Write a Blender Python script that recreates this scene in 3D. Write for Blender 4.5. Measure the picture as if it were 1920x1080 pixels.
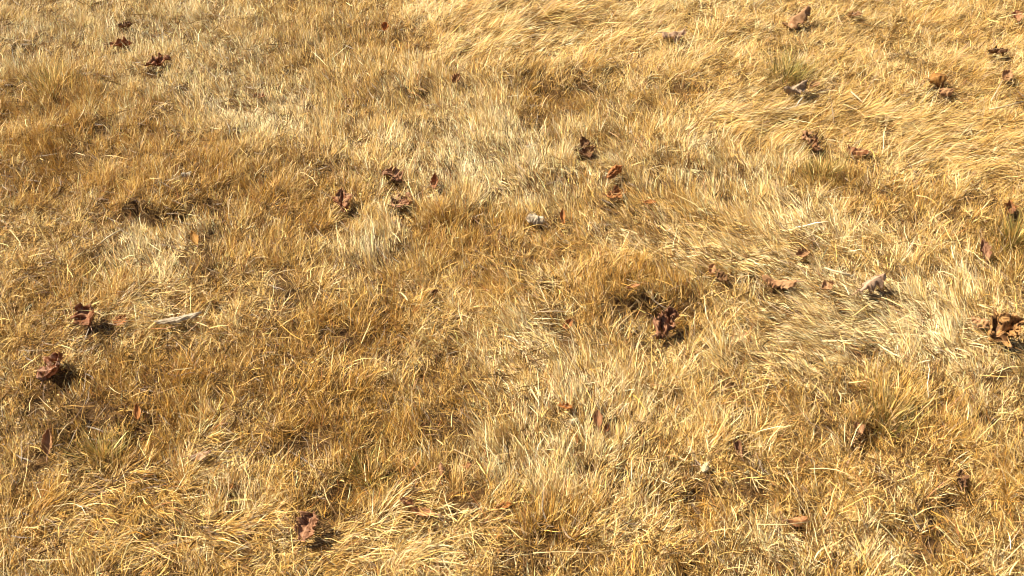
import bpy, math, random
import numpy as np
R = math.radians
sc = bpy.context.scene
for o in list(bpy.data.objects):
    bpy.data.objects.remove(o)

# ------------------------------------------------------------------ camera
CAM_H, PITCH, HFOV = 1.5, 40.0, 55.0
cam = bpy.data.cameras.new("camera")
cam.sensor_width = 36
cam.lens = 18 / math.tan(R(HFOV / 2))
cam.clip_start, cam.clip_end = 0.05, 500
camo = bpy.data.objects.new("camera", cam)
sc.collection.objects.link(camo)
camo.location = (0, 0, CAM_H)
camo.rotation_euler = (R(90 - PITCH), 0, 0)
sc.camera = camo

# ------------------------------------------------------------------ sky and sun
SUN_EL, SUN_AZ = 50.0, -78.0        # azimuth from +Y (away from the camera), negative = to the left
w = bpy.data.worlds.new("World")
sc.world = w
w.use_nodes = True
nt = w.node_tree
sky = nt.nodes.new('ShaderNodeTexSky')
sky.sky_type = 'NISHITA'
sky.sun_disc = False
sky.sun_elevation = R(SUN_EL)
sky.sun_rotation = R(SUN_AZ)
sky.dust_density = 2.0
bgn = nt.nodes['Background']
bgn.inputs['Strength'].default_value = 0.05
nt.links.new(sky.outputs[0], bgn.inputs[0])
sl = bpy.data.lights.new("sun", 'SUN')
sl.energy = 5.0
sl.angle = R(0.5)
sl.color = (1.0, 0.91, 0.76)
so = bpy.data.objects.new("sun", sl)
sc.collection.objects.link(so)
so.location = (-3, 5, 6)
so.rotation_euler = (R(90 - SUN_EL), 0, R(180 - SUN_AZ))   # checked below: light travels from the sun
from mathutils import Vector
sd = Vector((math.sin(R(SUN_AZ)) * math.cos(R(SUN_EL)), math.cos(R(SUN_AZ)) * math.cos(R(SUN_EL)), math.sin(R(SUN_EL))))
so.rotation_euler = sd.to_track_quat('Z', 'Y').to_euler()
sc.view_settings.view_transform = 'Standard'
sc.view_settings.look = 'None'
sc.view_settings.exposure = 1.36
sc.view_settings.gamma = 1
sc.cycles.filter_width = 1.05
sc.cycles.max_bounces = 6
sc.cycles.diffuse_bounces = 4
sc.cycles.transmission_bounces = 4

# ------------------------------------------------------------------ helpers
FPX = 960 / math.tan(R(HFOV / 2))
cp, sp = math.cos(R(PITCH)), math.sin(R(PITCH))

def at(px, py, z=0.0):
    """ground point (at height z) seen at a place in the 1920 x 1080 photograph"""
    u, v = (px - 960) / FPX, (540 - py) / FPX
    d = Vector((u, cp + v * sp, -sp + v * cp))
    t = (z - CAM_H) / d.z
    return Vector((0, 0, CAM_H)) + d * t

def scale_at(px, py):
    """metres per photograph pixel there, and the foreshortening of the ground"""
    p = at(px, py)
    depth = p.y * cp + CAM_H * sp
    dist = math.hypot(p.y, CAM_H)
    return depth / FPX, CAM_H / dist

rng = np.random.default_rng(11)

def vnoise(x, y, cell, seed):
    """smooth value noise, -1..1"""
    g = np.random.default_rng(seed).uniform(-1, 1, (256, 256))
    u, v = x / cell + 128.3, y / cell + 97.7
    i, j = np.floor(u).astype(int), np.floor(v).astype(int)
    f, h = u - i, v - j
    f, h = f * f * (3 - 2 * f), h * h * (3 - 2 * h)
    i &= 255; j &= 255
    i1, j1 = (i + 1) & 255, (j + 1) & 255
    return (g[i, j] * (1 - f) + g[i1, j] * f) * (1 - h) + (g[i, j1] * (1 - f) + g[i1, j1] * f) * h

def link(o, parent=None):
    sc.collection.objects.link(o)
    if parent: o.parent = parent
    return o

# ------------------------------------------------------------------ what grows where
# px, py, rx, ry (photo pixels), dict of what the patch changes
# pale 0..1 amber..straw (partly colours in sunlit swathes, shaded tufts and hollows), flat 0 upright..1 lying, az lean direction in degrees (0 = right, 90 = away, 180 = left),
# coh coherence of the lean, hgt length factor, den density factor, green 0..1, rise metres of ground
PATCHES = [
 (120, 40, 190, 90, dict(pale=0.78, flat=0.28, az=70, coh=.6, hgt=.9, green=0.08)),
 (370, 70, 150, 80, dict(pale=0.84, flat=0.34, az=105, coh=.6, hgt=.9, green=0.06)),
 (420, 160, 130, 60, dict(pale=.80, flat=0.40, az=115, coh=.7)),
 (520, 225, 75, 60, dict(pale=1.25, flat=0.50, az=118, coh=.8, hgt=1.1)),
 (100, 170, 110, 45, dict(pale=.42, flat=.05, az=90, coh=.3, hgt=1.15, green=.15, rise=.015)),
 (200, 235, 110, 40, dict(pale=.36, flat=.1, az=60, coh=.2, rise=.01)),
 (40, 330, 80, 60, dict(pale=.25, flat=.05, az=90, coh=.2, hgt=1.1)),
 (330, 320, 100, 40, dict(pale=.36, flat=.15, az=40, coh=.3, hgt=1.1, rise=.012)),
 (470, 310, 100, 50, dict(pale=.3, flat=.15, az=60, coh=.3)),
 (640, 120, 130, 80, dict(pale=0.46, flat=.25, az=125, coh=.7, hgt=1.05, green=0.12)),
 (540, 50, 110, 50, dict(pale=0.45, flat=.2, az=100, coh=.5, green=0.15)),
 (740, 78, 70, 28, dict(pale=.1, flat=.2, az=30, coh=.2, den=.6, rise=-.02)),
 (770, 215, 140, 80, dict(pale=.72, flat=0.36, az=115, coh=.8)),
 (650, 200, 90, 60, dict(pale=.48, flat=0.34, az=118, coh=.8)),
 (600, 350, 120, 60, dict(pale=.35, flat=.3, az=80, coh=.3)),
 (900, 320, 150, 80, dict(pale=1.0, flat=0.36, az=114, coh=.85, hgt=1.05)),
 (1000, 370, 80, 50, dict(pale=.8, flat=0.40, az=116, coh=.8)),
 (1050, 40, 230, 70, dict(pale=0.58, flat=1.00, az=-12, coh=0.65, hgt=1.30)),
 (880, 110, 90, 40, dict(pale=.55, flat=.8, az=-10, coh=.75)),
 (1300, 60, 150, 70, dict(pale=.6, flat=.7, az=40, coh=.35, hgt=1.1, green=.08)),
 (1250, 110, 200, 50, dict(pale=0.55, flat=0.95, az=-8, coh=0.60, hgt=1.20)),
 (1700, 90, 300, 100, dict(pale=0.46, flat=0.75, az=25, coh=0.40, hgt=1.05, green=.05)),
 (1010, 172, 55, 22, dict(pale=.08, flat=.1, az=90, coh=.2, den=.55, rise=-.02)),
 (1020, 125, 110, 26, dict(pale=.38, flat=.25, az=60, coh=.3, rise=.02)),
 (1260, 178, 55, 20, dict(pale=.16, flat=.2, az=90, coh=.2, den=.75, rise=-.012)),
 (1250, 145, 80, 22, dict(pale=.4, flat=.3, az=80, coh=.3, rise=.012)),
 (1160, 215, 110, 40, dict(pale=.5, flat=.3, az=110, coh=.5)),
 (1600, 230, 260, 55, dict(pale=0.50, flat=1.05, az=-10, coh=0.68, hgt=1.35)),
 (1780, 280, 220, 55, dict(pale=0.52, flat=1.05, az=-6, coh=0.68, hgt=1.35)),
 (1400, 240, 110, 50, dict(pale=0.55, flat=0.95, az=-14, coh=0.65, hgt=1.20)),
 (1180, 280, 80, 40, dict(pale=.55, flat=.3, az=120, coh=.5)),
 (1350, 310, 120, 50, dict(pale=.66, flat=.35, az=95, coh=.6)),
 (1540, 320, 70, 35, dict(pale=.4, flat=.2, az=90, coh=.4, green=.25)),
 (1700, 380, 160, 40, dict(pale=.42, flat=.35, az=60, coh=.3)),
 (1850, 350, 90, 40, dict(pale=.45, flat=.6, az=20, coh=.4)),
 (1260, 400, 110, 50, dict(pale=0.34, flat=0.60, az=138, coh=.95)),
 (1380, 440, 80, 40, dict(pale=0.38, flat=0.60, az=138, coh=.95)),
 (1480, 410, 110, 50, dict(pale=0.85, flat=0.66, az=138, coh=.95, hgt=1.15)),
 (1280, 470, 130, 50, dict(pale=0.72, flat=0.75, az=148, coh=.95, hgt=1.15)),
 (870, 430, 100, 50, dict(pale=.14, flat=.1, az=90, coh=.2, hgt=1.1)),
 (730, 465, 60, 50, dict(pale=.92, flat=0.42, az=112, coh=.8)),
 (320, 465, 85, 45, dict(pale=1.0, flat=.58, az=138, coh=.8)),
 (265, 412, 64, 10, dict(pale=.05, flat=.5, az=20, coh=.3, den=.5, rise=-.024)),
 (270, 380, 90, 20, dict(pale=.36, flat=.15, az=60, coh=.3, rise=.018)),
 (80, 450, 110, 60, dict(pale=0.45, flat=.6, az=70, coh=.15, green=0.08)),
 (480, 440, 120, 70, dict(pale=.33, flat=.25, az=70, coh=.3)),
 (560, 560, 100, 50, dict(pale=.5, flat=.55, az=30, coh=.2)),
 (150, 520, 70, 40, dict(pale=.28, flat=.3, az=60, coh=.2, green=.12)),
 (300, 580, 70, 40, dict(pale=.85, flat=0.90, az=-55, coh=.3)),
 (810, 590, 90, 40, dict(pale=.62, flat=.65, az=20, coh=.15)),
 (1000, 510, 120, 50, dict(pale=.28, flat=.5, az=150, coh=.4)),
 (1090, 535, 110, 24, dict(pale=.6, flat=.95, az=-10, coh=.8, hgt=1.35)),
 (1060, 570, 80, 22, dict(pale=.2, flat=.5, az=60, coh=.2, den=.55, rise=-.015)),
 (1210, 560, 90, 42, dict(pale=.14, flat=.05, az=90, coh=.3, hgt=1.25, rise=.02)),
 (1240, 615, 55, 20, dict(pale=.15, flat=.5, az=60, coh=.2, den=.6, rise=-.014)),
 (660, 610, 100, 50, dict(pale=.2, flat=.15, az=90, coh=.3, hgt=1.1)),
 (700, 650, 60, 40, dict(pale=.1, flat=.3, az=60, coh=.2, den=.65, rise=-.015)),
 (450, 690, 140, 60, dict(pale=0.18, flat=.3, az=70, coh=.2)),
 (250, 750, 140, 50, dict(pale=0.12, flat=.2, az=70, coh=.2)),
 (120, 640, 110, 50, dict(pale=.5, flat=.55, az=40, coh=.2)),
 (170, 830, 120, 40, dict(pale=.08, flat=.35, az=50, coh=.2, den=.7, green=.32, rise=-.02)),
 (40, 800, 60, 60, dict(pale=.6, flat=.4, az=120, coh=.5)),
 (400, 850, 60, 40, dict(pale=.65, flat=0.80, az=-45, coh=.4)),
 (440, 930, 60, 50, dict(pale=.68, flat=.45, az=120, coh=.6)),
 (600, 790, 140, 50, dict(pale=0.20, flat=.3, az=80, coh=.3)),
 (870, 720, 120, 50, dict(pale=.35, flat=.4, az=120, coh=.4)),
 (690, 890, 70, 35, dict(pale=.14, flat=.2, az=80, coh=.3, green=.2, den=.75, rise=-.01)),
 (250, 985, 220, 60, dict(pale=.42, flat=1.1, az=-32, coh=.8, hgt=1.4)),
 (60, 950, 80, 60, dict(pale=.3, flat=.5, az=100, coh=.2, green=.08)),
 (620, 1030, 130, 50, dict(pale=.6, flat=0.90, az=-30, coh=.6, hgt=1.2)),
 (600, 900, 80, 40, dict(pale=.42, flat=.4, az=90, coh=.2)),
 (860, 970, 110, 50, dict(pale=.65, flat=0.85, az=-40, coh=.5, hgt=1.1)),
 (1010, 990, 80, 50, dict(pale=.22, flat=.2, az=80, coh=.3, rise=.01)),
 (1000, 690, 110, 60, dict(pale=0.78, flat=0.55, az=125, coh=.95)),
 (1080, 780, 150, 70, dict(pale=.72, flat=.3, az=115, coh=.7)),
 (960, 850, 90, 60, dict(pale=.7, flat=.35, az=95, coh=.5)),
 (1130, 900, 120, 50, dict(pale=.66, flat=.35, az=85, coh=.5)),
 (1270, 700, 110, 50, dict(pale=.62, flat=.5, az=110, coh=.3)),
 (1200, 640, 50, 20, dict(pale=.55, flat=.5, az=110, coh=.3)),
 (1310, 570, 90, 40, dict(pale=.5, flat=.35, az=115, coh=.5)),
 (1560, 600, 140, 60, dict(pale=1.00, flat=0.72, az=142, coh=.95, hgt=1.15)),  # paler tint stands in for sunlight on the left-leaning combed swathes
 (1690, 640, 150, 60, dict(pale=0.95, flat=0.66, az=138, coh=.95, hgt=1.15)),
 (1750, 540, 120, 50, dict(pale=0.85, flat=0.58, az=132, coh=.95)),
 (1830, 680, 110, 60, dict(pale=.75, flat=0.36, az=112, coh=.6)),
 (1600, 480, 130, 40, dict(pale=.6, flat=.6, az=140, coh=.4)),
 (1450, 690, 110, 40, dict(pale=0.75, flat=0.72, az=144, coh=.95, hgt=1.15)),
 (1450, 760, 120, 40, dict(pale=.4, flat=.5, az=100, coh=.2)),
 (1900, 450, 60, 50, dict(pale=.3, flat=.3, az=90, coh=.3, green=.35)),
 (1650, 785, 80, 35, dict(pale=.34, flat=.2, az=120, coh=.3, green=.13, rise=.012)),
 (1630, 835, 42, 16, dict(pale=.2, flat=.5, az=60, coh=.2, den=.55, rise=-.02)),
 (1720, 720, 110, 40, dict(pale=.45, flat=.4, az=80, coh=.3)),
 (1850, 780, 80, 50, dict(pale=.58, flat=.35, az=90, coh=.4)),
 (1350, 900, 120, 50, dict(pale=.5, flat=.65, az=60, coh=.15)),
 (1300, 945, 90, 25, dict(pale=.25, flat=.7, az=30, coh=.2, den=.55, rise=-.015)),
 (1450, 1040, 110, 50, dict(pale=.8, flat=0.45, az=108, coh=.5)),
 (1640, 1010, 120, 50, dict(pale=.62, flat=0.50, az=100, coh=.4, den=.85)),
 (1720, 1005, 70, 25, dict(pale=.25, flat=.6, az=130, coh=.4, den=.55, rise=-.02)),
 (1560, 920, 110, 40, dict(pale=.42, flat=.6, az=120, coh=.3)),
 (1800, 900, 140, 60, dict(pale=.38, flat=.45, az=100, coh=.25)),
 (1860, 1020, 100, 50, dict(pale=.4, flat=.6, az=140, coh=.3, den=.8)),
 (1330, 1050, 60, 40, dict(pale=.18, flat=.3, az=60, coh=.4, den=.7)),
 (1180, 1010, 90, 40, dict(pale=.6, flat=.75, az=30, coh=.2)),
]
DEF = dict(pale=.48, flat=.42, az=110, coh=.25, hgt=1.0, den=.95, green=.03, rise=0.0)
PG = []
for (px, py, rx, ry, d) in PATCHES:
    c = at(px, py); s, f = scale_at(px, py)
    q = dict(DEF); q.update(d)
    if q['rise'] < 0: q['hgt'] *= .75
    if q['coh'] <= .3: q['den'] *= .85
    PG.append((c.x, c.y, rx * s, ry * s / f, q))

def fields(x, y):
    wob = 0.05
    xx = x + wob * vnoise(x, y, .11, 1) + .03 * vnoise(x, y, .04, 2)
    yy = y + wob * vnoise(x, y, .11, 3) + .03 * vnoise(x, y, .04, 4)
    W = np.full(x.shape, .22)
    acc = {k: DEF[k] * W for k in ('pale', 'flat', 'hgt', 'den', 'coh')}
    ax, ay = np.cos(R(DEF['az'])) * W, np.sin(R(DEF['az'])) * W
    green, rise = np.zeros_like(x), np.zeros_like(x)
    for (cx, cy, rx, ry, q) in PG:
        g = np.exp(-(((xx - cx) / rx) ** 2 + ((yy - cy) / ry) ** 2) ** 1.3)
        for k in acc: acc[k] += g * q[k]
        ax += g * math.cos(R(q['az'])); ay += g * math.sin(R(q['az']))
        W += g
        green = np.maximum(green, g * q['green'])
        rise += g * q['rise'] * 1.5
    out = {k: v / W for k, v in acc.items()}
    out['az'] = np.arctan2(ay, ax) + .35 * vnoise(x, y, .22, 51)
    out['green'] = green
    out['rise'] = rise
    return out

def ground_h(x, y, f=None):
    if f is None: f = fields(x, y)
    fade = np.clip((7 - np.hypot(x, y - 2)) / 3, 0, 1)
    return (f['rise'] + .012 * vnoise(x, y, .33, 21) + .012 * vnoise(x, y, .13, 22) + .009 * vnoise(x, y, .06, 23)) * fade

# ------------------------------------------------------------------ fallen leaves (data first: the grass lies lower under them)
# px, py, length px, width px, yaw deg, tilt deg, roll deg, shape, colour, cup, curl, crumple, lift m, name, category, label
L = []
def leaf(px, py, ln, wd, yaw, label, shape='oak', col='brown', cup=1.0, curl=.8, crumple=.12, tilt=0, roll=0, lift=.02,
         name='fallen_leaf', cat='leaf', stem=True, group=None, clear=1.0):
    L.append(dict(px=px, py=py, ln=ln, wd=wd, yaw=yaw, tilt=tilt, roll=roll, shape=shape, col=col, cup=cup, curl=curl, crumple=crumple,
                  lift=lift, name=name, cat=cat, label=label, stem=stem, group=group, clear=clear))
leaf(235, 47, 26, 18, 30, 'small dark brown leaf half buried in pale grass, just behind a torn reddish leaf', col='dark', cup=1.6, stem=False)
leaf(228, 82, 42, 26, 10, 'torn reddish brown leaf lying among pale blades in front of a small dark one', col='red', crumple=.2, tilt=15)
leaf(297, 116, 46, 28, 25, 'dark red-brown crumpled leaf in the pale grass, nearest the camera of three close together', col='maroon', crumple=.22, tilt=18)
leaf(722, 50, 20, 16, 80, 'tiny bright orange leaf standing behind a dark hollow in the grass', shape='oval', col='orange', tilt=50, stem=False)
leaf(487, 180, 24, 14, 0, 'tiny red-brown leaf scrap beside the brightest straw patch', col='red', tilt=15, stem=False)
leaf(736, 327, 42, 30, 150, 'pinkish brown crumpled leaf, its folded edge lit, behind another of the same colour', col='pink', crumple=.2, tilt=20)
leaf(815, 338, 34, 20, 85, 'reddish brown folded leaf half hidden by upright pale straw', col='red', cup=1.7, tilt=35, stem=False)
leaf(643, 375, 46, 32, 100, 'dark maroon leaf standing on edge between amber tufts', col='maroon', cup=1.3, tilt=40, crumple=.2)
leaf(756, 376, 48, 32, 35, 'pinkish brown leaf with pointed tips, nearer of a pink pair', col='pink', crumple=.22, tilt=20)
leaf(856, 146, 26, 20, 60, 'small curled brown leaf at the rim of a grass hollow', col='brown', cup=1.8, tilt=20, stem=False)
leaf(1097, 277, 44, 34, 110, 'dark brown shrivelled leaf sunk in a shaded hollow', col='dark', cup=1.6, crumple=.25, tilt=30)
leaf(1154, 322, 48, 38, 40, 'orange-brown leaf curled into a hook above a second orange leaf', col='rust', cup=1.9, curl=1.6, tilt=30)
leaf(1157, 363, 38, 28, 10, 'small orange-brown leaf with dark underside, just in front of a hooked orange one', col='rust', cup=1.2, tilt=25)
leaf(1219, 379, 24, 12, 0, 'tiny orange leaf sliver beside the combed straw', shape='oval', col='orange', tilt=12, stem=False)
leaf(1004, 411, 40, 36, 165, 'whitish grey cupped leaf resting on straw, the palest round one', shape='oval', col='white', cup=-1.8, curl=-1.2, tilt=22, roll=20, lift=.026, crumple=.16)
leaf(1055, 406, 32, 14, 95, 'narrow orange leaf standing upright beside a whitish cupped leaf', shape='oval', col='orange', tilt=55, stem=False)
leaf(1264, 65, 44, 26, 10, 'pale pinkish leaf with a brown end on flattened yellow grass', col='palepink', cup=-.9, tilt=18, lift=.025)
leaf(1497, 34, 56, 34, 35, 'brown twisted leaf with a pale lobe on flattened grass, farthest back', col='brown', cup=-1.2, crumple=.25, tilt=20, lift=.025)
leaf(1604, 27, 30, 16, 5, 'flat brown leaf at the far edge of the flattened grass', col='brown', tilt=10, stem=False)
leaf(1908, 30, 28, 20, 85, 'small upright red-brown leaf in the far corner of the lawn', col='red', cup=1.4, tilt=45)
leaf(1760, 148, 44, 40, 12, 'glossy golden brown leaf arched like a dome over a tan piece', shape='oval', col='gold', cup=-1.9, curl=-1.3, tilt=26, lift=.03, crumple=.06)
leaf(1774, 171, 30, 22, 10, 'tan orange leaf piece lying right under a domed golden leaf', shape='oval', col='tan', cup=-.8, tilt=25, lift=.03, stem=False)
leaf(1494, 162, 46, 30, 20, 'grey mauve leaf at the foot of the greenest tuft', col='grey', cup=-1.4, crumple=.2, tilt=24, lift=.036, clear=1.3)
leaf(1528, 158, 24, 16, 20, 'small salmon leaf scrap beside a grey mauve leaf', shape='oval', col='tan', tilt=18, stem=False)
leaf(1520, 264, 36, 32, 120, 'brown crumpled leaf with knobbly lobes in front of flattened straw', col='brown', cup=1.5, crumple=.32, tilt=20)
leaf(1606, 282, 40, 26, 160, 'reddish brown folded leaf lying on smooth flattened straw', col='red', cup=-1.2, crumple=.2, tilt=15)
leaf(1873, 96, 36, 18, 0, 'dark brown ragged leaf behind a smaller upright one', col='dark', crumple=.25, tilt=15)
leaf(1889, 140, 30, 22, 60, 'small grey-brown leaf tilted against long pale straws', col='brown', cup=1.2, tilt=35, stem=False)
leaf(1893, 388, 30, 24, 75, 'orange-brown curled leaf behind a patch of green grass', col='rust', cup=1.6, tilt=35)
leaf(1847, 469, 46, 24, 95, 'pinkish brown leaf rolled into an upright tube beside green grass', col='pink', cup=2.2, curl=.7, tilt=50)
leaf(1459, 527, 62, 30, 165, 'orange-tan arched leaf with a ragged shaded side', col='tan', cup=-1.4, crumple=.15, tilt=18, lift=.03)
leaf(1637, 530, 64, 40, 30, 'pale pink leaf with a shadowed underside, arched over pale combed straw', col='palepink', cup=-1.7, curl=-.6, crumple=.14, tilt=20, lift=.035)
leaf(1886, 615, 72, 56, 20, 'large yellow-orange leaf with blackened crumpled folds', col='yellow', cup=1.2, crumple=.30, tilt=28, lift=.03)
leaf(1838, 602, 32, 22, 160, 'small pinkish tan leaf beside a large yellow-orange one', col='tan', cup=-1.0, tilt=18, stem=False)
leaf(1250, 604, 68, 50, 55, 'large brown leaf with a pale pointed lobe, in the hollow under an amber tuft', col='mauve', cup=1.3, crumple=.26, tilt=28, roll=-18, lift=.03, clear=1.1)
leaf(1335, 504, 24, 18, 70, 'small pale orange leaf just behind a dark curled one', shape='oval', col='tan', tilt=30, stem=False)
leaf(1353, 520, 32, 24, 120, 'dark brown curled leaf just in front of a small pale orange one', col='dark', cup=1.6, crumple=.25, tilt=20)
leaf(160, 591, 54, 44, 120, 'dark maroon leaf standing up with bright straws across it', col='maroon', cup=1.1, crumple=.18, tilt=34, roll=0, lift=.028)
leaf(226, 600, 28, 22, 60, 'small orange-brown leaf between a maroon leaf and a white one', col='rust', tilt=28, stem=False)
leaf(96, 687, 60, 46, 70, 'maroon leaf with pale pink blotches, tilted up on tangled grass', col='spotted', cup=1.0, crumple=.22, tilt=30, roll=-20, lift=.028)
leaf(90, 828, 48, 24, 92, 'smooth brown oval leaf standing upright in olive grass', shape='oval', col='brown', cup=1.0, curl=.2, tilt=58, crumple=.05, lift=.03)
leaf(365, 446, 34, 16, 115, 'ochre oval leaf standing in a pale straw patch', shape='oval', col='ochre', cup=.6, tilt=45, crumple=.05, lift=.03)
leaf(334, 596, 84, 18, 15, 'long narrow white dried leaf lying like a feather on straw', shape='narrow', col='white', cup=-1.0, curl=.3, tilt=10, lift=.03, stem=False)
leaf(350, 326, 20, 15, 20, 'tiny white leaf scrap beside a dark furrow behind', shape='oval', col='white', cup=-1.0, tilt=20, stem=False, lift=.025)
leaf(258, 771, 32, 15, 100, 'small orange leaf nearly hidden upright among amber blades', shape='oval', col='orange', tilt=45, stem=False)
leaf(432, 913, 16, 12, 60, 'tiny red-orange leaf fragment by straw at the lower left', shape='oval', col='orange', tilt=30, stem=False)
leaf(575, 985, 60, 44, 75, 'mauve-brown lobed leaf with dark red tip, closest to the camera', col='mauve', cup=.8, curl=.4, crumple=.15, tilt=26, roll=-12, lift=.03)
leaf(792, 960, 46, 17, 170, 'flat salmon orange leaf in front of a small maroon curl', shape='oval', col='salmon', cup=.5, curl=.3, tilt=16, crumple=.07, lift=.025)
leaf(765, 943, 38, 20, 140, 'small maroon curled leaf just behind a flat salmon one', col='maroon', cup=1.7, crumple=.25, tilt=20, stem=False)
leaf(828, 881, 30, 20, 100, 'brown glossy curled leaf shaped like an oval pod', shape='oval', col='mauve', cup=-2.2, curl=-.4, tilt=35, crumple=.03, stem=False)
leaf(945, 949, 32, 16, 20, 'faint orange leaf showing through straw near the bottom middle', shape='oval', col='orange', tilt=12, stem=False)
leaf(876, 872, 18, 12, 20, 'tiny orange leaf scrap beside a pod-shaped brown leaf', shape='oval', col='salmon', tilt=12, stem=False)
leaf(1121, 785, 34, 18, 92, 'red-brown oval leaf standing upright in combed pale straw', shape='oval', col='red', cup=.8, curl=.2, tilt=60, crumple=.05, lift=.03)
leaf(1058, 762, 30, 16, 170, 'orange leaf fragment lying behind an upright red-brown leaf', col='orange', tilt=18, stem=False)
leaf(1075, 788, 18, 12, 20, 'tiny cream leaf scrap beside an upright red-brown leaf', shape='oval', col='cream', cup=-1.0, tilt=20, stem=False)
leaf(1138, 802, 20, 14, 60, 'tiny orange-brown leaf scrap at the foot of an upright red leaf', shape='oval', col='rust', tilt=20, stem=False)
leaf(1384, 838, 40, 22, 105, 'pinkish brown leaf curled upright above tangled straw', col='pink', cup=1.6, curl=.9, tilt=42)
leaf(1324, 875, 24, 18, 60, 'small cream leaf scrap on tangled straw', shape='oval', col='cream', cup=-1.3, tilt=20, stem=False, lift=.025)
leaf(1803, 897, 34, 24, 80, 'dark brown shrivelled leaf sunk in a tangle of straw', col='dark', cup=1.5, crumple=.28, tilt=28)
leaf(1495, 975, 40, 20, 10, 'orange leaf tucked under long straws above a dark gap', shape='oval', col='salmon', cup=-.8, tilt=18)
leaf(376, 853, 42, 20, 20, 'pale pinkish leaf beside a dark gap in the straw', col='palepink', cup=-.6, tilt=14, crumple=.15)
leaf(812, 549, 24, 20, 40, 'small dark brown leaf curled like a cup on tangled straw', shape='oval', col='dark', cup=2.2, tilt=25, stem=False)
leaf(1187, 537, 30, 12, 15, 'thin salmon leaf sliver behind an amber tuft', shape='oval', col='salmon', tilt=12, stem=False)
leaf(1066, 607, 26, 18, 60, 'small rusty leaf sunk in a dark gap of the turf', col='rust', tilt=22, stem=False)
leaf(1610, 802, 28, 22, 100, 'small brown leaf at the edge of an olive tuft', col='brown', cup=1.4, tilt=30, stem=False)
leaf(1506, 474, 30, 20, 20, 'brown leaf behind a thin dark green sprig', col='brown', cup=1.0, tilt=18, stem=False)
leaf(1552, 535, 30, 26, 30, 'brown ring-shaped curled leaf beside a pale stick', shape='oval', col='brown', cup=2.4, tilt=28, stem=False)

LP = []
for d in L:
    p = at(d['px'], d['py'], .03); s, f = scale_at(d['px'], d['py'])
    d['s'] = s
    d['lift'] -= .007 if d['lift'] > .021 else .002
    d['clear'] *= .85 if d['py'] > 250 else .7
    LP.append((p.x, p.y, .5 * d['ln'] * s, d))

# ------------------------------------------------------------------ materials
def new_mat(name):
    m = bpy.data.materials.new(name); m.use_nodes = True
    m.node_tree.nodes.clear()
    return m, m.node_tree.nodes, m.node_tree.links

def blade_material(name, trans=.16, rough=.45):
    m, N, K = new_mat(name)
    out = N.new('ShaderNodeOutputMaterial')
    a = N.new('ShaderNodeAttribute'); a.attribute_name = 'tint'
    p = N.new('ShaderNodeBsdfPrincipled')
    p.inputs['Roughness'].default_value = rough
    p.inputs['Specular IOR Level'].default_value = .26
    t = N.new('ShaderNodeBsdfTranslucent')
    mx = N.new('ShaderNodeMixShader'); mx.inputs[0].default_value = trans
    K.new(a.outputs['Color'], p.inputs['Base Color'])
    K.new(a.outputs['Color'], t.inputs['Color'])
    K.new(p.outputs[0], mx.inputs[1]); K.new(t.outputs[0], mx.inputs[2])
    K.new(mx.outputs[0], out.inputs[0])
    return m
M_BLADE = blade_material('dry_blades')

def ground_material():
    m, N, K = new_mat('thatch_soil')
    out = N.new('ShaderNodeOutputMaterial')
    p = N.new('ShaderNodeBsdfPrincipled'); p.inputs['Roughness'].default_value = .95
    p.inputs['Specular IOR Level'].default_value = .1
    tc = N.new('ShaderNodeTexCoord')
    n1 = N.new('ShaderNodeTexNoise'); n1.inputs['Scale'].default_value = 60; n1.inputs['Detail'].default_value = 8
    n2 = N.new('ShaderNodeTexNoise'); n2.inputs['Scale'].default_value = 420; n2.inputs['Detail'].default_value = 4
    r = N.new('ShaderNodeValToRGB')
    r.color_ramp.elements[0].position = .35; r.color_ramp.elements[0].color = (.045, .023, .009, 1)
    r.color_ramp.elements[1].position = .68; r.color_ramp.elements[1].color = (.17, .092, .034, 1)
    K.new(tc.outputs['Object'], n1.inputs['Vector']); K.new(tc.outputs['Object'], n2.inputs['Vector'])
    K.new(n1.outputs['Fac'], r.inputs[0])
    # far beyond the blades the lawn itself is straw coloured
    ln = N.new('ShaderNodeVectorMath'); ln.operation = 'LENGTH'
    K.new(tc.outputs['Object'], ln.inputs[0])
    mr = N.new('ShaderNodeMapRange'); mr.inputs[1].default_value = 5; mr.inputs[2].default_value = 9
    K.new(ln.outputs['Value'], mr.inputs[0])
    st = N.new('ShaderNodeValToRGB')
    st.color_ramp.elements[0].position = .3; st.color_ramp.elements[0].color = (.20, .12, .045, 1)
    st.color_ramp.elements[1].position = .7; st.color_ramp.elements[1].color = (.46, .32, .14, 1)
    K.new(n2.outputs['Fac'], st.inputs[0])
    mix = N.new('ShaderNodeMix'); mix.data_type = 'RGBA'
    K.new(mr.outputs[0], mix.inputs[0]); K.new(r.outputs[0], mix.inputs[6]); K.new(st.outputs[0], mix.inputs[7])
    K.new(mix.outputs[2], p.inputs['Base Color'])
    b = N.new('ShaderNodeBump'); b.inputs['Strength'].default_value = .8; b.inputs['Distance'].default_value = .01
    K.new(n2.outputs['Fac'], b.inputs['Height']); K.new(b.outputs[0], p.inputs['Normal'])
    K.new(p.outputs[0], out.inputs[0])
    return m

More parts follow.
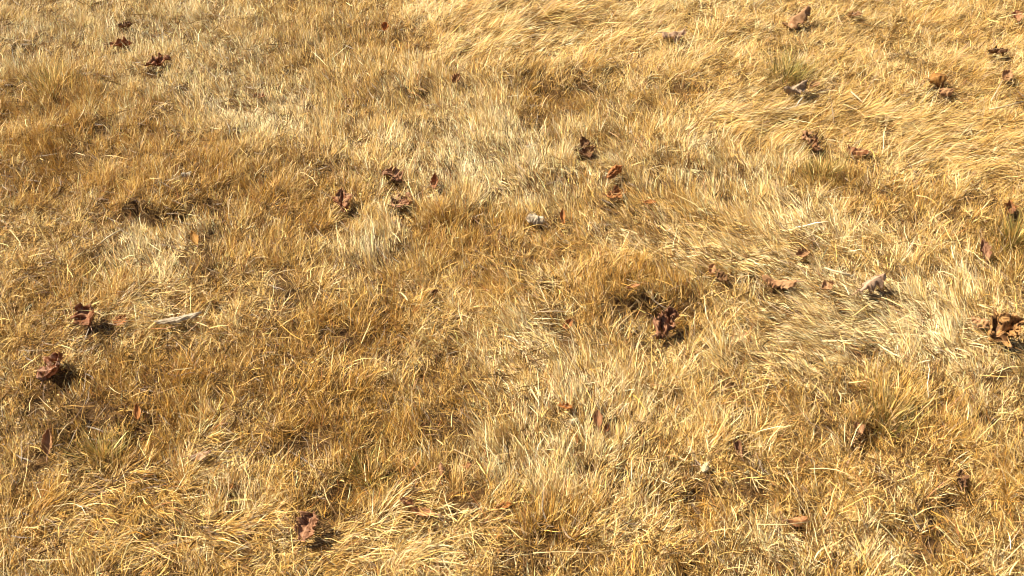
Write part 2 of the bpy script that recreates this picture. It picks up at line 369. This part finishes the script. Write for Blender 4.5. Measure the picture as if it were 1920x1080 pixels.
LEAFCOL = {  # upper colour, second colour, patch threshold
 'brown': ((.29, .145, .06), (.46, .26, .125), .50), 'dark': ((.18, .085, .036), (.32, .18, .08), .52),
 'red': ((.31, .13, .05), (.44, .23, .11), .53), 'maroon': ((.23, .088, .034), (.42, .23, .115), .53),
 'pink': ((.35, .185, .095), (.20, .088, .042), .50), 'palepink': ((.46, .30, .185), (.28, .15, .08), .56),
 'rust': ((.38, .160, .05), (.18, .074, .03), .58), 'orange': ((.45, .19, .05), (.32, .13, .04), .55),
 'white': ((.50, .41, .28), (.32, .235, .145), .56), 'gold': ((.34, .165, .040), (.17, .07, .02), .50),
 'tan': ((.46, .25, .11), (.32, .15, .065), .58), 'grey': ((.38, .27, .17), (.20, .13, .075), .52),
 'yellow': ((.44, .235, .08), (.15, .068, .026), .50), 'mauve': ((.34, .17, .085), (.17, .072, .032), .52),
 'spotted': ((.21, .075, .028), (.46, .27, .165), .52), 'ochre': ((.42, .22, .055), (.32, .16, .04), .55),
 'salmon': ((.46, .22, .09), (.34, .15, .06), .58), 'cream': ((.58, .46, .27), (.44, .33, .18), .6),
}
_lm = {}
def leaf_material(k):
    if k in _lm: return _lm[k]
    c1, c2, th = LEAFCOL[k]
    m, N, K = new_mat('leaf_' + k)
    out = N.new('ShaderNodeOutputMaterial')
    p = N.new('ShaderNodeBsdfPrincipled'); p.inputs['Roughness'].default_value = .6
    p.inputs['Specular IOR Level'].default_value = .2
    tc = N.new('ShaderNodeTexCoord'); oi = N.new('ShaderNodeObjectInfo')
    ad = N.new('ShaderNodeVectorMath'); ad.operation = 'ADD'
    K.new(tc.outputs['Object'], ad.inputs[0]); K.new(oi.outputs['Location'], ad.inputs[1])
    n = N.new('ShaderNodeTexNoise'); n.inputs['Scale'].default_value = 55; n.inputs['Detail'].default_value = 5
    K.new(ad.outputs[0], n.inputs['Vector'])
    mr = N.new('ShaderNodeMapRange'); mr.inputs[1].default_value = th - .06; mr.inputs[2].default_value = th + .08
    K.new(n.outputs['Fac'], mr.inputs[0])
    mix = N.new('ShaderNodeMix'); mix.data_type = 'RGBA'
    mix.inputs[6].default_value = (*c1, 1); mix.inputs[7].default_value = (*c2, 1)
    K.new(mr.outputs[0], mix.inputs[0])
    # veins: a midrib and slanting side veins, read from the leaf's own UV
    uv = N.new('ShaderNodeUVMap'); uv.uv_map = 'leaf'
    sx = N.new('ShaderNodeSeparateXYZ'); K.new(uv.outputs[0], sx.inputs[0])
    ab = N.new('ShaderNodeMath'); ab.operation = 'ABSOLUTE'; K.new(sx.outputs['Y'], ab.inputs[0])
    ma = N.new('ShaderNodeMath'); ma.operation = 'MULTIPLY_ADD'; ma.inputs[1].default_value = -.22
    K.new(ab.outputs[0], ma.inputs[0]); K.new(sx.outputs['X'], ma.inputs[2])
    mu = N.new('ShaderNodeMath'); mu.operation = 'MULTIPLY'; mu.inputs[1].default_value = 44; K.new(ma.outputs[0], mu.inputs[0])
    si = N.new('ShaderNodeMath'); si.operation = 'SINE'; K.new(mu.outputs[0], si.inputs[0])
    v1 = N.new('ShaderNodeMapRange'); v1.inputs[1].default_value = .86; v1.inputs[2].default_value = 1.0; K.new(si.outputs[0], v1.inputs[0])
    v2 = N.new('ShaderNodeMapRange'); v2.inputs[1].default_value = .10; v2.inputs[2].default_value = .03; K.new(ab.outputs[0], v2.inputs[0])
    mxv = N.new('ShaderNodeMath'); mxv.operation = 'MAXIMUM'; K.new(v1.outputs[0], mxv.inputs[0]); K.new(v2.outputs[0], mxv.inputs[1])
    vm = N.new('ShaderNodeMix'); vm.data_type = 'RGBA'; vm.inputs[7].default_value = tuple(min(.8, c * 1.5 + .02) for c in c1) + (1,)
    sc_ = N.new('ShaderNodeMath'); sc_.operation = 'MULTIPLY'; sc_.inputs[1].default_value = .75; K.new(mxv.outputs[0], sc_.inputs[0])
    K.new(sc_.outputs[0], vm.inputs[0]); K.new(mix.outputs[2], vm.inputs[6])
    K.new(vm.outputs[2], p.inputs['Base Color'])
    b = N.new('ShaderNodeBump'); b.inputs['Strength'].default_value = .5; b.inputs['Distance'].default_value = .002
    K.new(mxv.outputs[0], b.inputs['Height']); K.new(b.outputs[0], p.inputs['Normal'])
    t = N.new('ShaderNodeBsdfTranslucent'); K.new(vm.outputs[2], t.inputs['Color'])
    mx = N.new('ShaderNodeMixShader'); mx.inputs[0].default_value = .34
    K.new(p.outputs[0], mx.inputs[1]); K.new(t.outputs[0], mx.inputs[2]); K.new(mx.outputs[0], out.inputs[0])
    _lm[k] = m
    return m

# ------------------------------------------------------------------ the ground
def axis(lo, hi, step, far):
    core = list(np.arange(lo, hi + 1e-6, step))
    out = []
    d = step
    v = hi
    while v < far:
        d *= 1.35; v = min(far, v + d); out.append(v)
    neg = []
    d = step; v = lo
    while v > -far:
        d *= 1.35; v = max(-far, v - d); neg.append(v)
    return np.array(neg[::-1] + core + out)
gx, gy = axis(-3.2, 3.2, .025, 150), axis(.3, 6.0, .025, 150)
X, Y = np.meshgrid(gx, gy, indexing='ij')
Z = ground_h(X.ravel(), Y.ravel()).reshape(X.shape)
nx, ny = len(gx), len(gy)
me = bpy.data.meshes.new('ground')
co = np.stack([X, Y, Z], -1).reshape(-1, 3)
idx = np.arange(nx * ny).reshape(nx, ny)
fc = np.stack([idx[:-1, :-1], idx[1:, :-1], idx[1:, 1:], idx[:-1, 1:]], -1).reshape(-1, 4)

def mesh_quads(me, co, fc, smooth=True):
    me.vertices.add(len(co)); me.vertices.foreach_set('co', np.ascontiguousarray(co, dtype=np.float32).ravel())
    me.loops.add(fc.size); me.loops.foreach_set('vertex_index', np.ascontiguousarray(fc, dtype=np.int32).ravel())
    me.polygons.add(len(fc)); me.polygons.foreach_set('loop_start', np.arange(0, fc.size, 4, dtype=np.int32))
    me.update(calc_edges=True)
    me.polygons.foreach_set('use_smooth', np.full(len(fc), smooth))
mesh_quads(me, co, fc)
me.materials.append(ground_material())
g = link(bpy.data.objects.new('ground', me))
g['kind'] = 'structure'; g['label'] = 'brown thatch and soil under the dry lawn'

# ------------------------------------------------------------------ blades
NL = 4                                                    # cross-sections of a blade
def blades(name, root, az, th0, bend, swirl, length, width, col, parent=None, floor=True, kink=.12):
    """one mesh of ribbon blades; each curves from its root by its own lean, bend and swirl"""
    n = len(root)
    pts = np.zeros((n, NL, 3)); side = np.zeros((n, NL, 3))
    p = root.copy()
    roll = rng.uniform(-1.0, 1.0, n)
    for k in range(NL):
        s = k / (NL - 1)
        th = th0 + bend * s + (rng.normal(0, kink, n) if k else 0)
        a = az + swirl * s + (rng.normal(0, kink * 1.3, n) if k else 0)
        d = np.stack([np.sin(th) * np.cos(a), np.sin(th) * np.sin(a), np.cos(th)], -1)
        hz = np.stack([-np.sin(a), np.cos(a), np.zeros(n)], -1)
        nn = np.cross(d, hz)
        side[:, k] = hz * np.cos(roll)[:, None] + nn * np.sin(roll)[:, None]
        pts[:, k] = p
        p = p + d * (length / (NL - 1))[:, None]
    if floor:
        hh = root[:, 2:3] + .004
        low = pts[:, :, 2] < hh
        pts[:, :, 2] = np.where(low, hh + .15 * np.abs(pts[:, :, 2] - hh) * 0, pts[:, :, 2])
    prof = np.array([.8, 1.0, .8, .12])
    hw = (width[:, None] * .5 * prof)[:, :, None]
    co = np.stack([pts - side * hw, pts + side * hw], 2).reshape(-1, 3)      # n, NL, 2
    base = (np.arange(n) * NL * 2)[:, None, None]
    q = np.array([[2 * k, 2 * k + 1, 2 * k + 3, 2 * k + 2] for k in range(NL - 1)])[None]
    fc = (base + q).reshape(-1, 4)
    me = bpy.data.meshes.new(name)
    mesh_quads(me, co, fc)
    c4 = np.ones((n, NL * 2, 4), np.float32)
    c4[:, :, :3] = np.clip(col, .005, .9)[:, None, :]
    at_ = me.attributes.new('tint', 'FLOAT_COLOR', 'POINT')
    at_.data.foreach_set('color', c4.ravel())
    me.materials.append(M_BLADE)
    o = link(bpy.data.objects.new(name, me), parent)
    return o

def view_factor(x, y):
    """1 inside what the camera sees plus a margin, thinning out beyond"""
    depth = y * cp + CAM_H * sp
    half = depth * math.tan(R(HFOV / 2))
    dx = np.abs(x) - half
    dy = np.maximum(y - at(960, 0).y, at(960, 1080).y - y)
    m = np.maximum(dx, dy)
    return np.clip(1 - (m - .18) / .7, .08, 1) * (m < 1.6)

AMBER = np.array([.38, .196, .031]); GOLD = np.array([.52, .314, .078]); STRAW = np.array([.68, .468, .175]); PALE = np.array([.83, .650, .355])
GREEN = np.array([.22, .178, .045]); GREY = np.array([.46, .34, .21]); RUST = np.array([.30, .12, .04])

def tint(p, n):
    """amber .. gold .. straw .. pale along p"""
    p = np.clip(p, 0, 1)[:, None] * 3
    c = np.where(p < 1, AMBER + (GOLD - AMBER) * p, np.where(p < 2, GOLD + (STRAW - GOLD) * (p - 1), STRAW + (PALE - STRAW) * (p - 2)))
    return c * np.exp(rng.normal(0, .27, n))[:, None] * rng.normal(1, .03, (n, 3))

def scatter(n_per_m2, region=(-3.9, 3.9, .15, 5.9)):
    x0, x1, y0, y1 = region
    n = int(n_per_m2 * (x1 - x0) * (y1 - y0))
    x, y = rng.uniform(x0, x1, n), rng.uniform(y0, y1, n)
    k = rng.random(n) < view_factor(x, y)
    return x[k], y[k]

def under_leaves(x, y, length, th0):
    """blades below a fallen leaf are pressed down"""
    f = np.ones_like(x)
    for (lx, ly, r, d) in LP:
        c = d['clear']
        e = ((x - lx) / (r * 1.0 * c + .004)) ** 2 + ((y - (ly - r * .7 - .012)) / (r * 1.25 * c + .012)) ** 2
        f = np.minimum(f, np.where(e < 1, .45, 1))
    return length * f, np.where(f < 1, np.maximum(th0, 1.2), th0)

# tufts: every clump has its own lean, height and colour
cx, cy = scatter(5900)
nc = len(cx)
F = fields(cx, cy)
keep = rng.random(nc) < np.clip((F['den'] * 1.25 - .3) * (1 + .6 * vnoise(cx, cy, .06, 31) + .7 * vnoise(cx, cy, .028, 39)), 0, 1)
cx, cy = cx[keep], cy[keep]; F = {k: v[keep] for k, v in F.items()}
nc = len(cx)
c_az = F['az'] + (rng.normal(0, 1, nc) * .85 + 1.5 * vnoise(cx, cy, .075, 38)) * (1.15 - F['coh'])
c_pale = .48 + (F['pale'] - .48) * 1.12 + .15 * vnoise(cx, cy, .10, 33) + .20 * vnoise(cx, cy, .035, 34) + rng.normal(0, .13, nc)
c_hgt = F['hgt'] * rng.normal(1, .16, nc) * (1 + .40 * vnoise(cx, cy, .085, 35) + .15 * vnoise(cx, cy, .16, 37) + .35 * vnoise(cx, cy, .036, 40))
c_flat = np.clip(F['flat'] + rng.normal(0, .12, nc) + .12 * vnoise(cx, cy, .08, 36), 0, 1.25)
fl = (c_flat > .5) & (np.cos(c_az - R(135)) > .7) & (rng.random(nc) < .5)
c_az = np.where(fl, c_az + math.pi, c_az); c_flat = np.where(fl, 1.1, c_flat)
per = rng.integers(13, 26, nc)
ci = np.repeat(np.arange(nc), per)
n = len(ci)
ang, rad = rng.uniform(0, 2 * math.pi, n), np.abs(rng.normal(0, .010, n))
x, y = cx[ci] + rad * np.cos(ang), cy[ci] + rad * np.sin(ang)
z = ground_h(x, y) - .003
coh = np.clip(F['coh'][ci] * 1.2, 0, 1); flat = c_flat[ci]
# lean: the field's lean plus the outward splay of the tuft
lx = np.cos(c_az[ci]) * (.35 + coh) + np.cos(ang) * .55 * (1.1 - coh) + rng.normal(0, 1, n) * .46 * (1.35 - coh)
ly = np.sin(c_az[ci]) * (.35 + coh) + np.sin(ang) * .55 * (1.1 - coh) + rng.normal(0, 1, n) * .46 * (1.35 - coh)
az = np.arctan2(ly, lx)
th0 = R(14) + R(58) * flat + rng.normal(0, R(15), n)
bend = R(22) + R(10) * rng.normal(0, 1, n) + R(14) * (1 - coh) * np.abs(rng.normal(0, 1, n))
length = .0265 * c_hgt[ci] * (1 + .25 * flat + .5 * np.clip(flat - .7, 0, 1)) * np.exp(rng.normal(0, .32, n))
length, th0 = under_leaves(x, y, length, th0)
width = .00098 * np.exp(rng.normal(0, .28, n))
pale = c_pale[ci] + rng.normal(0, .24, n)
col = tint(pale, n)
gr = rng.random(n) < F['green'][ci] * 1.3
col[gr] = (GREEN * rng.normal(1, .2, (gr.sum(), 1))) * .6 + col[gr] * .4
gy_ = rng.random(n) < .03
col[gy_] = GREY * rng.normal(1, .15, (gy_.sum(), 1))
ru = rng.random(n) < .05
col[ru] = RUST * rng.normal(1.1, .2, (ru.sum(), 1))
grass = blades('dry_grass', np.stack([x, y, z], -1), az, th0, bend, rng.normal(0, .35, n), length, width, col, kink=.17 - .06 * flat)
grass['kind'] = 'stuff'; grass['label'] = 'dense golden dry lawn grass in tufts and combed swathes'
print('blades', n)

# thatch: dead straws lying low between the tufts
x, y = scatter(9000)
n = len(x)
Ft = fields(x, y)
z = ground_h(x, y, Ft) + rng.uniform(0, .012, n)
az = np.where(rng.random(n) < Ft['coh'] * Ft['flat'], Ft['az'] + rng.normal(0, .35, n), rng.uniform(0, 2 * math.pi, n))
length = .045 * np.exp(rng.normal(0, .35, n))
col = tint(.15 + .5 * Ft['pale'] + rng.normal(0, .25, n), n) * np.array([.24, .20, .14])  # straw tint darkened, putting deeper shade into the gaps between tufts
thatch = blades('thatch', np.stack([x, y, z], -1), az, R(82) + rng.normal(0, R(9), n), rng.normal(R(4), R(12), n), rng.normal(0, .6, n), length,
                .0016 * np.exp(rng.normal(0, .25, n)), col)
thatch['kind'] = 'stuff'; thatch['label'] = 'matted brown dead straw between the grass tufts'

# long straws lying over the top
x, y = scatter(1500)
n = len(x)
Ft = fields(x, y)
k = rng.random(n) < np.clip(.25 + .75 * Ft['flat'] - .55 * Ft['coh'] * (Ft['flat'] < .6), .05, 1)
x, y = x[k], y[k]; Ft = {q: v[k] for q, v in Ft.items()}; n = len(x)
z = ground_h(x, y, Ft) + .016 + .018 * (1 - Ft['flat']) + rng.uniform(-.008, .008, n)
az = np.where(rng.random(n) < Ft['coh'] * .85, Ft['az'] + rng.normal(0, .3, n), rng.uniform(0, 2 * math.pi, n))
length = .046 * np.exp(rng.normal(0, .35, n)) * (.8 + .5 * Ft['flat'])
length, th = under_leaves(x, y, length, R(72) + rng.normal(0, R(12), n))
col = tint(.25 + .6 * Ft['pale'] + rng.normal(0, .2, n), n)
straw = blades('loose_straw', np.stack([x, y, z], -1), az, th, np.abs(rng.normal(R(18), R(12), n)), rng.normal(0, .55, n), length,
               .0012 * np.exp(rng.normal(0, .25, n)), col, floor=False)
straw['kind'] = 'stuff'; straw['label'] = 'loose pale straws lying over the lawn'

# ------------------------------------------------------------------ green tufts
def tuft(px, py, rad_px, nb, length, green, label, spread=.5, seed=1, tip=0.0):
    global rng
    old = rng; rng = np.random.default_rng(seed)
    c = at(px, py, .01); s, f = scale_at(px, py)
    n = int(nb * .75); green *= .85
    a, r = rng.uniform(0, 2 * math.pi, n), np.abs(rng.normal(0, .5, n)) * rad_px * s
    x, y = r * np.cos(a), r * np.sin(a) * .8
    zz = ground_h(x + c.x, y + c.y) - float(ground_h(np.array([c.x]), np.array([c.y]))[0])
    az = a + rng.normal(0, .6, n)
    th0 = np.abs(rng.normal(0, spread, n)) + .1
    col = np.where((rng.random(n) < green)[:, None], GREEN * rng.normal(1.05, .25, (n, 1)), tint(rng.uniform(.2, .8, n), n))
    o = blades('grass_tuft', np.stack([x, y, zz], -1), az, th0, np.abs(rng.normal(.35, .2, n)), rng.normal(0, .3, n),
               length * .92 * np.exp(rng.normal(0, .25, n)), .0016 * np.exp(rng.normal(0, .2, n)), col, floor=False)
    o.location = (c.x, c.y, float(ground_h(np.array([c.x]), np.array([c.y]))[0]) - .002)
    o['label'] = label; o['category'] = 'grass tuft'; o['group'] = 'grass tufts still green'
    rng = old
tuft(1474, 142, 66, 620, .066, .95, 'olive green grass tuft, over a grey mauve leaf in the flattened grass', seed=5, spread=.75)
tuft(1540, 326, 40, 260, .065, .6, 'greyish green grass tuft in front of flattened straw, behind an arched tan leaf', seed=6)
tuft(1905, 445, 45, 420, .070, .6, 'faint green grass tuft at the right edge beside an upright rolled leaf', seed=7)
tuft(98, 178, 60, 300, .085, .45, 'wispy olive grass tuft on the pale grass at the far left', seed=8, spread=.6)
tuft(690, 885, 45, 260, .065, .55, 'low olive green grass tuft behind a small maroon curled leaf', seed=9)
tuft(185, 845, 55, 330, .06, .55, 'dark olive grass tuft near a smooth upright oval leaf', seed=10)
tuft(1660, 790, 50, 280, .07, .45, 'olive tinged grass tuft beside a small brown leaf', seed=12)

# ------------------------------------------------------------------ twigs and single stems
def tube(name, pts, r0, r1, mat, parent=None, sides=7):
    """a tapered round stem along points"""
    P = [Vector(p) for p in pts]
    vs, fs = [], []
    for i, p in enumerate(P):
        t = (P[min(i + 1, len(P) - 1)] - P[max(i - 1, 0)]).normalized()
        u = t.cross(Vector((0.13, .07, 1))).normalized(); v = t.cross(u)
        r = r0 + (r1 - r0) * i / (len(P) - 1)
        for k in range(sides):
            a = 2 * math.pi * k / sides
            vs.append(p + (u * math.cos(a) + v * math.sin(a)) * r)
    for i in range(len(P) - 1):
        for k in range(sides):
            k2 = (k + 1) % sides
            fs.append((i * sides + k, i * sides + k2, (i + 1) * sides + k2, (i + 1) * sides + k))
    fs.append(tuple(range(sides))[::-1]); fs.append(tuple((len(P) - 1) * sides + k for k in range(sides)))
    me = bpy.data.meshes.new(name)
    me.from_pydata([tuple(v) for v in vs], [], fs)
    for q in me.polygons: q.use_smooth = True
    me.materials.append(mat)
    return link(bpy.data.objects.new(name, me), parent)

def plain(name, c1, c2, scale=90):
    m, N, K = new_mat(name)
    out = N.new('ShaderNodeOutputMaterial'); p = N.new('ShaderNodeBsdfPrincipled'); p.inputs['Roughness'].default_value = .65
    tc = N.new('ShaderNodeTexCoord'); n = N.new('ShaderNodeTexNoise'); n.inputs['Scale'].default_value = scale
    K.new(tc.outputs['Object'], n.inputs['Vector'])
    mix = N.new('ShaderNodeMix'); mix.data_type = 'RGBA'
    mix.inputs[6].default_value = (*c1, 1); mix.inputs[7].default_value = (*c2, 1)
    K.new(n.outputs['Fac'], mix.inputs[0]); K.new(mix.outputs[2], p.inputs['Base Color']); K.new(p.outputs[0], out.inputs[0])
    return m
M_STICK = plain('bleached_stem', (.54, .43, .26), (.40, .30, .16))
M_STALK = plain('straw_stem', (.58, .42, .20), (.42, .28, .11))
M_STEM = plain('leaf_stem', (.20, .10, .05), (.32, .18, .09))
M_SPRIG = plain('green_sprig', (.075, .075, .03), (.14, .12, .05))

def stick(pixels, z, r0, r1, mat, name, label, cat):
    P = [at(px, py, zz) for (px, py), zz in zip(pixels, z)]
    b = P[0].copy()
    o = tube(name, [p - b for p in P], r0, r1, mat)
    o.location = b
    o['label'] = label; o['category'] = cat
    return o
stick([(1546, 502), (1560, 507), (1576, 511), (1593, 517)], [.030, .036, .036, .030], .0024, .0030, M_STICK, 'stick', 'short thick bleached stick lying between an arched tan leaf and a pale pink one', 'stick')
stick([(1535, 497), (1541, 488), (1546, 475), (1553, 462)], [.012, .025, .042, .055], .0022, .0008, M_SPRIG, 'sprig', 'thin dark green sprig standing at the end of a short bleached stick', 'sprig')
stick([(1855, 205), (1872, 202), (1895, 196), (1919, 190)], [.03, .036, .036, .03], .0022, .0014, M_STICK, 'stalk', 'long pale grass stalk lying behind flattened straw at the right edge', 'stalk')
stick([(1858, 190), (1868, 172), (1880, 150)], [.02, .035, .035], .0020, .0012, M_STICK, 'stalk', 'pale grass stalk leaning toward a small grey-brown leaf', 'stalk')
stick([(1596, 172), (1606, 181), (1618, 192)], [.03, .034, .03], .0026, .0016, M_STICK, 'stalk', 'short thick cream stalk on flattened straw in front of the green tuft', 'stalk')
stick([(190, 455), (200, 446), (216, 436), (233, 429)], [.03, .042, .045, .035], .0021, .0013, M_STICK, 'stalk', 'curved pale stalk arching from the end of a dark furrow', 'stalk')
stick([(20, 432), (36, 452), (50, 485)], [.026, .036, .026], .0014, .0009, M_STALK, 'stalk', 'bent pale stalk on tangled grass at the far left', 'stalk')
stick([(1000, 1037), (1050, 1034), (1110, 1036), (1160, 1031)], [.018, .03, .034, .024], .0011, .0006, M_STALK, 'stalk', 'long straight straw lying level across the tangle near the bottom', 'stalk')
stick([(1420, 983), (1470, 984), (1520, 978)], [.035, .042, .035], .0012, .0008, M_STALK, 'stalk', 'straight straw lying across an orange leaf over a dark gap', 'stalk')

# ------------------------------------------------------------------ build the fallen leaves
def build_leaf(d, i):
    r = np.random.default_rng(100 + i)
    s = d['s']
    ln, wd = d['ln'] * s * 1.0, d['wd'] * s * .5
    nu, nv = 41, 17
    t = np.linspace(0, 1, nu)[:, None]; v = np.linspace(-1, 1, nv)[None, :]
    if d['shape'] == 'oak':
        lobes = r.integers(2, 6); amp = r.uniform(.10, .34); ph = r.uniform(-.4, .4)
        wl = np.sin(math.pi * t ** .75) ** .6
        lob = lambda sgn: 1 + amp * np.cos(2 * math.pi * lobes * t + ph + sgn * .5) + .12 * np.cos(2 * math.pi * (2 * lobes + 1) * t + sgn)
        W = np.where(v < 0, lob(-1), lob(1)) * wl
        fw = .10
    elif d['shape'] == 'narrow':
        W = np.sin(math.pi * t ** .8) ** .55 * (1 + .08 * np.cos(23 * t)) * np.ones_like(v); fw = .0
    else:
        W = np.sin(math.pi * np.clip(t, 0, 1) ** .85) ** .8 * (1 + .05 * np.cos(31 * t + r.uniform(0, 6))) * np.ones_like(v); fw = .05
    W = np.maximum(W * (1 + r.normal(0, .11, (nu, 1))), .015)
    px = (t - .5) * ln + fw * ln * np.abs(v) * np.sin(math.pi * t)
    k2 = d['cup'] * (1 + .45 * np.sin(2.5 * t + r.uniform(0, 6)))
    k2 = np.where(np.abs(k2) < .05, .05, k2)
    py = np.sin(k2 * v) / k2 * W * wd
    pz = (1 - np.cos(k2 * v)) / k2 * W * wd
    pz = pz + .18 * wd * np.abs(v) * np.sign(d['cup'])                   # crease at the midrib
    k1 = d['curl'] + (1e-3 if abs(d['curl']) < 1e-3 else 0)
    Rr = ln / k1
    a = px / Rr
    px2 = np.sin(a) * (Rr - pz); pz2 = Rr - np.cos(a) * (Rr - pz)
    py2 = py
    # crumple: random folds in the leaf's own plane
    am = d['crumple'] * wd * 1.5
    for q in range(7):
        kx, ky = r.normal(0, 1, 2) * (2.6 + q * 1.3)
        ph = r.uniform(0, 6)
        arg = kx * (t - .5) * 2 + ky * v * .8 + ph
        w_ = am / (1 + .32 * q)
        tri = np.arcsin(np.sin(arg) * .992) / 1.45                          # folded rather than wavy
        pz2 = pz2 + w_ * tri * .6
        py2 = py2 + w_ * .35 * np.sin(arg * 1.3 + 1) * np.abs(v)
        px2 = px2 + w_ * .35 * np.sin(arg * .9 + 2)
    co = np.stack([px2, py2, pz2 * np.ones_like(px2)], -1)
    c = co.reshape(-1, 3)
    # pose
    from mathutils import Euler, Matrix
    m = Matrix.Rotation(R(d['tilt'] * .7), 3, 'X') @ Matrix.Rotation(R(d['yaw']), 3, 'Z') @ Matrix.Rotation(R(d['roll'] + r.normal(0, 6)), 3, 'X')
    m = np.array(m)
    c = c @ m.T
    zmin = np.percentile(c[:, 2], 4); cen = c[:, :2].mean(0)
    c[:, :2] -= cen; c[:, 2] -= zmin
    hc = .5 * (np.percentile(c[:, 2], 95))
    p = at(d['px'], d['py'], d['lift'] + hc)
    gz = float(ground_h(np.array([p.x]), np.array([p.y]))[0])
    p = at(d['px'], d['py'], max(gz, -.012) + d['lift'] + hc)
    idx = np.arange(nu * nv).reshape(nu, nv)
    fc = np.stack([idx[:-1, :-1], idx[1:, :-1], idx[1:, 1:], idx[:-1, 1:]], -1).reshape(-1, 4)
    me = bpy.data.meshes.new('blade' if d['stem'] else d['name'])
    mesh_quads(me, c, fc)
    uvl = me.uv_layers.new(name='leaf')
    UV = np.stack(np.broadcast_arrays(t, v), -1).reshape(-1, 2).astype(np.float32)
    uvl.data.foreach_set('uv', UV[fc.ravel()].ravel())
    me.materials.append(leaf_material(d['col']))
    if d['stem']:
        o = link(bpy.data.objects.new(d['name'], None)); o.empty_display_size = .02
        body = link(bpy.data.objects.new('blade', me), o)
    else:
        o = body = link(bpy.data.objects.new(d['name'], me))
    o.location = (p.x, p.y, p.z - hc)
    so_ = body.modifiers.new('thickness', 'SOLIDIFY'); so_.thickness = .00035; so_.offset = 0
    o['label'] = d['label']; o['category'] = d['cat']; o['group'] = 'leaves fallen on the lawn'
    if d['stem']:
        mid = c.reshape(nu, nv, 3)[:, nv // 2]
        b0 = Vector(mid[1]); dr = Vector(mid[0] - mid[5]); dr.normalize()
        sl_ = ln * r.uniform(.22, .34)
        up = Vector((0, 0, 1))
        P = [b0 + dr * (sl_ * q) + up * (sl_ * .25 * q * q * r.uniform(-.4, 1)) for q in (0, .35, .7, 1)]
        tube('stem', P, .0013, .0009, M_STEM, o)
    return o
for i, d in enumerate(L):
    build_leaf(d, i)
print('leaves', len(L))
